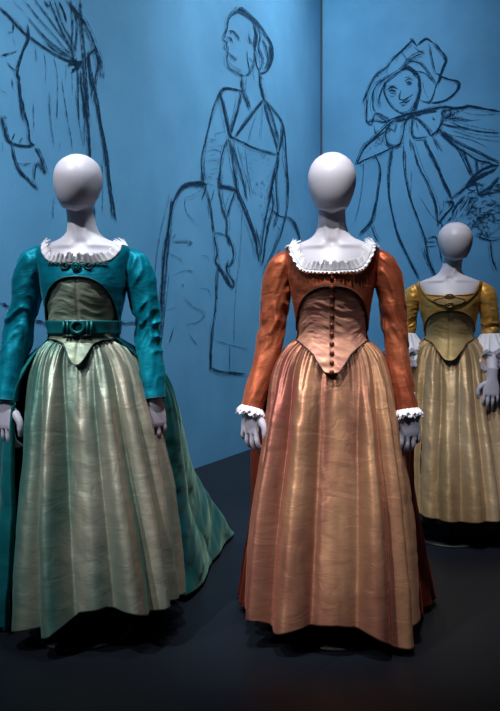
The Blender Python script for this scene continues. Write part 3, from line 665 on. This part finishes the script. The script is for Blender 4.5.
        if sp.get('lacetop'):
            frill('lace_frill', root, cnn+[0, -.004, 0], dvn*[-1, 1.2, -.55]+[0, -.6, 0], .010, .004, 46, M_lacew, scallop=.5, jag=.4)
    # --- sleeves
    for side, path in (('L', sp['sl']), ('R', sp['sr'])):
        G_, S = sleeve_grid(path, sp['srad'], seed=sp['seed']+(3 if side == 'R' else 0), amp=sp.get('samp', .008), elbow=sp.get('elbow', .45))
        sl = link('sleeve', grid_mesh(G_, True, thick=.0015, caps=False), sp['m_bod'], root)
        # shoulder cap
        end = S[-1]; T = S[-1]-S[-3]; T /= np.linalg.norm(T)
        re = sp['srad'][-1][1]
        a = np.linspace(0, 2*PI, 400)
        up = np.array([0, 1, 0.]); A_ = np.cross(T, up); A_ /= np.linalg.norm(A_); B_ = np.cross(T, A_)
        ring = np.cos(a)[:, None]*A_+np.sin(a)[:, None]*B_
        if sp.get('cuff') == 'lace':
            frill('lace_cuff', sl, end+ring*(re*.93)-T*.006, T[None]*1.0+ring*.32, .028, .004, 15, M_lacew, scallop=.35, jag=.3)
            frill('lace_cuff', sl, end+ring*(re*1.0)-T*.004, T[None]*1.0+ring*.5, .020, .004, 17, M_lacew, scallop=.35, jag=.3)
        elif sp.get('cuff') == 'ruffle':
            for (L_, fl_, am_, wv, off) in ((.185, .46, .012, 9, 0), (.12, .62, .010, 11, .004)):
                dz = T[None]*1.0+ring*fl_; wl = L_
                C0 = end+ring*(re*.95+off)-T*.008
                # longer behind the elbow
                frill('ruffle', sl, C0, dz*(1+.25*np.clip(ring[:, 1:2], 0, 1)), wl, am_, wv, [M_lawn, M_laceg], nv=20, scallop=.10, jag=.08, mat_rows=(lambda k: 1 if k > 14 else 0))
        elif sp.get('cuff') == 'plain':
            link('cuff_edge', tube_mesh(end+ring*(re*1.0)-T*.002, .0016, 6), sp['m_pipe'], sl)
        hp = sp['handL' if side == 'L' else 'handR']
        if hp:
            make_hand('hand', root, hp[0], side == 'R', hp[1], hp[2], hp[3], hp[4])
            if hp[5] is not None:
                fp = spline([tuple(S[-1]-T*.03)]+hp[5], 30); rf = np.interp(np.linspace(0, 1, 30), [0, .4, 1], [.036, .032, .025])
                link('forearm', tube_mesh(fp, rf, 28), M_handm, root)
    return root, bod, sto, curve_on

def hexa(c, s, bev=.0):
    bm = bmesh.new(); bmesh.ops.create_cube(bm, size=1)
    for v in bm.verts: v.co = Vector((c[0]+v.co.x*s[0], c[1]+v.co.y*s[1], c[2]+v.co.z*s[2]))
    if bev: bmesh.ops.bevel(bm, geom=bm.edges[:], offset=bev, segments=2, affect='EDGES')
    me = bpy.data.meshes.new('b'); bm.to_mesh(me); bm.free(); return me
def torus(c, R0, r, sx=1., nseg=40, tilt=0.):
    a = np.linspace(0, 2*PI, nseg, endpoint=False)
    b = np.linspace(0, 2*PI, 10, endpoint=False)
    A_, B_ = np.meshgrid(a, b, indexing='ij')
    P = np.stack([c[0]+sx*(R0+r*np.cos(B_))*np.cos(A_), c[1]-r*np.sin(B_), c[2]+(R0+r*np.cos(B_))*np.sin(A_)], -1)
    vs = P.reshape(-1, 3); fs = []
    for i in range(nseg):
        for j in range(10):
            fs.append((i*10+j, ((i+1) % nseg)*10+j, ((i+1) % nseg)*10+(j+1) % 10, i*10+(j+1) % 10))
    return mesh(vs, fs)

# ================================================================== ORANGE (centre)
M_or = taffeta('burnt_orange_taffeta', srgb(140, 68, 46), srgb(176, 98, 68), srgb(235, 160, 135), .44, .4, .25, (7, 7, 5), .5)
M_gold = taffeta('gold_mauve_shot_taffeta', srgb(132, 80, 72), srgb(196, 150, 114), srgb(200, 120, 120), .41, .65, .35, (4.5, 4.5, .5), .35)
M_mauve = taffeta('mauve_gold_stomacher_taffeta', srgb(166, 112, 102), srgb(190, 142, 116), srgb(200, 140, 140), .45, .3, .25, (9, 9, 3), .4)
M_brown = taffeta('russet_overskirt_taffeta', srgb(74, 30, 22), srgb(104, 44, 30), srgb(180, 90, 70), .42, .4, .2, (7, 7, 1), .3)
M_pipeb = plain('dark_brown_piping', srgb(40, 22, 20), .6)
M_btn = plain('brown_button', srgb(110, 52, 34), .35, .3)
dk = 2.527
NECK = [(0, 1.285), (28, 1.290), (38, 1.300), (45, 1.325), (50, 1.355), (56, 1.382), (66, 1.388), (90, 1.386), (120, 1.384), (180, 1.37)]
orange = dict(loc=(.296, dk, 0), rot=R(-7), seed=2.3,
  label='mannequin in burnt orange jacket bodice with button front and gold mauve skirt, in the centre',
  neck=NECK, arch=(82, .182, 1.052), point=[(0, .937), (5, .937), (6.5, .945), (10, .965), (18, .998), (30, 1.018), (45, 1.034), (60, 1.045), (90, 1.052)],
  m_bod=M_or, m_sto=M_mauve, m_pipe=M_pipeb, m_pipe2=M_pipeb, ruch=.003, lacew=.026, lacetop=True,
  sl=[(-.150, .015, 1.345), (-.172, .012, 1.330), (-.196, .010, 1.27), (-.207, .012, 1.19), (-.219, .008, 1.08), (-.245, -.005, .96), (-.268, -.02, .88), (-.287, -.035, .802)],
  sr=[(.150, .015, 1.350), (.172, .012, 1.335), (.196, .010, 1.27), (.213, .012, 1.19), (.226, .008, 1.08), (.238, -.005, .96), (.250, -.02, .88), (.262, -.035, .802)],
  srad=[(0, .026), (.05, .043), (.14, .051), (.3, .0485), (.5, .0455), (.75, .0435), (1, .0405)], cuff='lace', samp=.0125, elbow=.47,
  handL=((-.290, -.036, .800), R(4), .72, R(-36), 1.08, None), handR=((.268, -.036, .800), R(-3), .72, R(24), 1.08, None))
root, bod, sto, con = mannequin(orange)
for k in range(11):
    z = 1.262-k*.0322; tab_off = .009
    p = con(np.array([0.]), np.array([z]), .006 if k > 1 else .011)[0]
    b = link('button', ellipsoid((0, 0, 0), (.0085, .0055, .0085), 14, 10), M_btn, sto if k > 1 else bod); b.location = p
# embroidered scallops under the frill
pts = con(np.linspace(-R(34), R(34), 300), 1.276+.004*np.sin(np.linspace(0, 60, 300)), .011)
link('neckline_trim', tube_mesh(pts, .0022, 6), M_btn, bod)
hemO = [(-180, .05), (-90, .10), (-62, .10), (-45, .10), (-41, .09), (-38, .07), (-30, .08), (-10, .11), (5, .115), (20, .10), (35, .06), (45, .03), (58, .025), (64, .06), (75, .09), (90, .10), (180, .05)]
vO = [(-180, -180, .02), (-150, -152, .03), (-125, -120, .03), (-100, -98, .02), (-82, -80, .02), (-60, -62, .015), (-36, -40, .060), (-8, -12, .006), (26, 18, .018), (40, 44, .038), (56, 64, .036), (78, 84, .02), (100, 105, .03), (130, 130, .03), (155, 152, .02), (180, 180, .02)]
skirt('petticoat', root, hemO, vO, M_gold, seed=1.2, cx=(-.008, -.01), crumple=.0045)
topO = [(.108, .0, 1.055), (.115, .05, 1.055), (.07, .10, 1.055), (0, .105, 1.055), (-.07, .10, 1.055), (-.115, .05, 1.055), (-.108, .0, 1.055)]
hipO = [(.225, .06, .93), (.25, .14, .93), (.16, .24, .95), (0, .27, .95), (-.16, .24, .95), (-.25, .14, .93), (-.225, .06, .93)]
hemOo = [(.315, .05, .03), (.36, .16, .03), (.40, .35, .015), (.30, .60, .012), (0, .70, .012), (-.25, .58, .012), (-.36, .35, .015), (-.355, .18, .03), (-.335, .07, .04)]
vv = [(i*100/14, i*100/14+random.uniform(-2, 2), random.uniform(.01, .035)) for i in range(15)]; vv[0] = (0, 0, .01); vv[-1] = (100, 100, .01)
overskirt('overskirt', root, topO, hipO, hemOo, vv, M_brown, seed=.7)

# ================================================================== TEAL (left)
M_teal = taffeta('teal_taffeta', srgb(0, 100, 122), srgb(8, 126, 148), srgb(90, 190, 200), .46, .35, .25, (7, 7, 5), .5)
M_sage = taffeta('sage_gold_shot_taffeta', srgb(84, 128, 118), srgb(178, 170, 152), srgb(60, 170, 160), .41, .65, .4, (4.5, 4.5, .5), .35)
M_sage2 = taffeta('sage_stomacher_taffeta', srgb(126, 148, 134), srgb(164, 170, 148), srgb(90, 160, 150), .45, .3, .25, (9, 9, 3), .35)
M_tealo = taffeta('teal_overskirt_taffeta', srgb(0, 90, 110), srgb(22, 112, 112), srgb(150, 180, 150), .4, .4, .3, (6, 6, .9), .35)
M_pipet = plain('dark_teal_piping', srgb(10, 52, 54), .5)
M_belt = plain('teal_belt_satin', srgb(10, 96, 102), .35, .2, bump=.1)
M_buckle = plain('dark_teal_buckle', srgb(20, 104, 108), .3, .35)
teal = dict(loc=(-.598, dk, 0), rot=R(1), seed=6.1, headx=-.020, headtilt=R(-1.0), hh=.109,
  label='mannequin in teal jacket bodice with buckled belt and pale sage skirt, leftmost',
  neck=[(0, 1.313), (28, 1.316), (38, 1.325), (46, 1.345), (52, 1.367), (58, 1.385), (68, 1.389), (90, 1.387), (120, 1.384), (180, 1.37)],
  arch=(80, .215, 1.052), point=[(0, .962), (3, .968), (8, .995), (14, 1.02), (20, 1.038), (35, 1.05), (90, 1.058)],
  m_bod=M_teal, m_sto=M_sage2, m_pipe=M_pipet, m_pipe2=M_pipet, ruch=.0018, lacew=.026,
  sl=[(-.150, .015, 1.355), (-.170, .012, 1.350), (-.200, .010, 1.29), (-.213, .012, 1.20), (-.228, .008, 1.12), (-.250, -.003, 1.0), (-.262, -.015, .91), (-.268, -.03, .832)],
  sr=[(.150, .015, 1.350), (.172, .012, 1.342), (.198, .010, 1.28), (.214, .012, 1.20), (.226, .008, 1.10), (.238, -.005, .99), (.247, -.018, .91), (.255, -.03, .838)],
  srad=[(0, .026), (.05, .047), (.14, .056), (.3, .054), (.5, .050), (.75, .046), (1, .0415)], cuff='plain', elbow=.52, samp=.0115,
  handL=((-.268, -.032, .822), R(3), .72, R(-32), 1.08, None), handR=((.256, -.032, .828), R(-2), .72, R(24), 1.08, None))
root, bod, sto, con = mannequin(teal)
# belt
nb = 200; ph = np.linspace(-PI, PI, nb, endpoint=False)
P = patch(BOD, ph, np.full(nb, 1.070), np.full(nb, 1.118), 8, .011)
belt = link('belt', grid_mesh(P, True, thick=.003), M_belt, root)
p = con(np.array([0.]), np.array([1.094]), .016)[0]
bk = [torus((0, 0, 0), .019, .0052, 1.15)]
for s in (-1, 1):
    bk.append(hexa((s*.034, .002, 0), (.008, .007, .044), .0015)); bk.append(hexa((s*.048, .003, .0), (.010, .006, .048), .0015))
b = link('buckle', join_meshes(bk), M_buckle, belt); b.location = p
bw = link('ribbon_tab', join_meshes([hexa((-.028, 0, -.031), (.05, .004, .014), .002), hexa((.03, 0, -.029), (.045, .004, .012), .002)]), M_pipet, belt); bw.location = p+np.array([0, .006, 0])
# scalloped trim and rosette at the neckline
a = np.linspace(-1, 1, 260)
pts = con(a*R(36), 1.306+.007*np.abs(a)+.005*np.abs(np.sin(a*20)), .012); link('neckline_trim', tube_mesh(pts, .0028, 6), M_pipet, bod)
pc = con(np.array([0.]), np.array([1.302]), .015)[0]
ro = link('rosette', join_meshes([torus((0, 0, 0), .013, .004), torus((0, -.003, 0), .006, .0035)]), M_buckle, bod); ro.location = pc
for s in (-1, 1):
    pc2 = con(np.array([s*R(12.)]), np.array([1.304]), .013)[0]
    r_ = link('trim_loop', torus((0, 0, 0), .010, .0028, 1.3), M_pipet, bod); r_.location = pc2
hemT = [(-180, .05), (-90, .06), (-70, .055), (-50, .075), (-40, .085), (-38, .06), (-25, .08), (-8, .15), (10, .165), (25, .15), (38, .13), (44, .135), (60, .145), (80, .14), (180, .05)]
vT = [(-180, -180, .02), (-150, -152, .03), (-122, -120, .03), (-96, -96, .02), (-78, -76, .012), (-37, -40, .062), (-18, -12, .008), (10, 16, .018), (30, 43, .045), (50, 62, .022), (75, 82, .02), (100, 105, .03), (130, 130, .03), (155, 152, .02), (180, 180, .02)]
skirt('petticoat', root, hemT, vT, M_sage, seed=5.5, cx=(.078, -.01), crumple=.0045, wscale=.94)
topT = [(.122, -.045, 1.058), (.122, .03, 1.058), (.08, .095, 1.058), (0, .105, 1.058), (-.08, .095, 1.058), (-.122, .03, 1.058), (-.122, -.03, 1.058)]
hipT = [(.245, .0, .93), (.28, .10, .93), (.17, .24, .95), (0, .28, .95), (-.17, .24, .95), (-.27, .10, .93), (-.245, .0, .92), (-.215, -.06, .91)]
hemTt = [(.375, .24, .03), (.43, .40, .02), (.455, .66, .02), (.50, 1.0, .015), (.53, 1.25, .012), (.30, 1.42, .012), (-.05, 1.40, .012), (-.35, 1.1, .012), (-.46, .6, .012), (-.46, .25, .012), (-.38, .02, .015), (-.27, -.05, .02)]
vv = [(0, 0, .005), (5, 15, .010), (24, 36, .02), (38, 46, .03), (52, 58, .035), (62, 67, .02), (70, 76, .03), (80, 84, .02), (92, 92, .015), (100, 100, .005)]
overskirt('overskirt', root, topT, hipT, hemTt, vv, M_tealo, seed=3.7, crumple=.009)

# ================================================================== YELLOW (right)
M_yel = taffeta('mustard_yellow_taffeta', srgb(184, 136, 62), srgb(208, 164, 92), srgb(230, 200, 150), .44, .3, .25, (7, 7, 5), .5)
M_tan = taffeta('pale_gold_shot_taffeta', srgb(152, 124, 86), srgb(192, 168, 136), srgb(200, 180, 160), .4, .5, .25, (5, 5, .6), .3)
M_tan2 = taffeta('taupe_gold_stomacher_taffeta', srgb(136, 116, 76), srgb(158, 138, 98), srgb(200, 180, 150), .5, .2, .2, (9, 9, 3), .35)
M_pipey = plain('bronze_piping', srgb(104, 76, 34), .45, .2)
M_gem = plain('bronze_clasp', srgb(130, 96, 48), .3, .7)
yellow = dict(loc=(1.047, 3.68, 0), rot=R(-15), seed=9.4, upper=.905, hh=.106, hw=.089, headx=.030,
  label='mannequin in mustard yellow bodice with white elbow ruffles, smallest and farthest right',
  neck=[(0, 1.292), (30, 1.298), (44, 1.306), (50, 1.33), (56, 1.36), (62, 1.379), (72, 1.386), (90, 1.386), (120, 1.384), (180, 1.37)],
  arch=(82, .140, 1.070), point=[(0, .928), (5, .935), (12, .972), (20, 1.0), (30, 1.025), (45, 1.04), (90, 1.06)],
  m_bod=M_yel, m_sto=M_tan2, m_pipe=M_pipey, m_pipe2=M_pipey, ruch=.0012, lace=False,
  sl=[(-.145, .015, 1.310), (-.165, .012, 1.300), (-.195, .010, 1.25), (-.208, .015, 1.18), (-.215, .020, 1.12), (-.218, .02, 1.075)],
  sr=[(.145, .015, 1.310), (.165, .012, 1.305), (.188, .010, 1.25), (.200, .015, 1.18), (.205, .020, 1.12), (.206, .02, 1.070)],
  srad=[(0, .026), (.07, .043), (.2, .055), (.4, .051), (.7, .045), (1, .043)], cuff='ruffle', elbow=.8, samp=.007,
  handL=((-.225, -.07, .855), R(-4), .45, R(30), .95, [(-.22, .01, 1.02), (-.223, -.02, .95), (-.225, -.068, .86)]),
  handR=((.204, -.150, .848), R(5), .45, R(-5), 1.0, [(.210, .0, 1.03), (.209, -.07, .94), (.204, -.147, .854)]))
root, bod, sto, con = mannequin(yellow)
# inset of taupe silk between two clasps, framed by piping
a = np.linspace(-R(27), R(27), 60); k = np.degrees(a)/27
P = patch(BOD, a, 1.262-.027*(1-k**2)+.004, 1.262+.018*(1-k**2)+.004, 14, .0125)
P[..., 2] = 1.05+(P[..., 2]-1.05)*.905
ins = link('bodice_inset', grid_mesh(P, thick=.001), M_tan2, bod)
for sgn, h in ((-1, .027), (1, .018)):
    link('piping', tube_mesh(con(a, 1.266+sgn*h*(1-k**2), .014), .0022, 8), M_pipey, ins)
for s in (-1, 1):
    q = spline([(58, 1.372), (50, 1.318), (40, 1.285), (27, 1.262), (12, 1.243), (0, 1.238)], 60)
    link('piping', tube_mesh(con(R(1)*s*q[:, 0], q[:, 1], .012), .0022, 8), M_pipey, bod)
nk = np.linspace(-R(44), R(44), 90)
link('neckline_trim', tube_mesh(con(nk, np.interp(np.abs(np.degrees(nk)), [0, 30, 44], [1.292, 1.298, 1.306]), .009), .003, 8), M_yel, bod)
for z in (1.288, 1.240):
    pc = con(np.array([0.]), np.array([z]), .016)[0]
    cl = link('clasp', join_meshes([torus((0, 0, 0), .0105, .0035, 1.7), ellipsoid((0, -.002, 0), (.007, .004, .006), 12, 8)]), M_gem, bod); cl.location = pc
hemY = [(-180, .10), (-90, .17), (-50, .165), (-20, .15), (0, .145), (30, .15), (60, .155), (90, .165), (180, .10)]
vY = [(-180, -180, .02), (-150, -152, .03), (-120, -120, .03), (-92, -92, .02), (-62, -66, .022), (-34, -40, .020), (-10, -16, .012), (12, 4, .016), (28, 30, .028), (44, 50, .030), (66, 74, .03), (100, 105, .03), (130, 130, .03), (155, 152, .02), (180, 180, .02)]
skirt('petticoat', root, hemY, vY, M_tan, seed=8.8, cx=(.03, -.0), nu=520, nv=150, crumple=.005, wscale=1.0)
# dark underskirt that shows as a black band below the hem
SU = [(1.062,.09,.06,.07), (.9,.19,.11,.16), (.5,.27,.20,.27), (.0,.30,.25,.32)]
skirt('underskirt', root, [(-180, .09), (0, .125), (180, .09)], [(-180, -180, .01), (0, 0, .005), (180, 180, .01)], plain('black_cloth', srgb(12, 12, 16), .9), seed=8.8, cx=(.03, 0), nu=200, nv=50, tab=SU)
topY = [(.122, -.01, 1.058), (.122, .03, 1.058), (.08, .09, 1.058), (0, .10, 1.058), (-.08, .09, 1.058), (-.122, .03, 1.058), (-.122, -.01, 1.058)]
hipY = [(.24, .02, .93), (.27, .12, .93), (.16, .24, .95), (0, .27, .95), (-.16, .24, .95), (-.27, .12, .93), (-.24, .02, .93)]
hemYy = [(.35, .02, .13), (.41, .16, .10), (.40, .38, .06), (.20, .55, .03), (-.0, .60, .03), (-.25, .52, .03), (-.37, .34, .06), (-.39, .16, .12), (-.33, .04, .14)]
vv = [(i*100/14, i*100/14+random.uniform(-1.5, 1.5), random.uniform(.015, .04)) for i in range(15)]
overskirt('overskirt', root, topY, hipY, hemYy, vv, M_tan, seed=1.9)
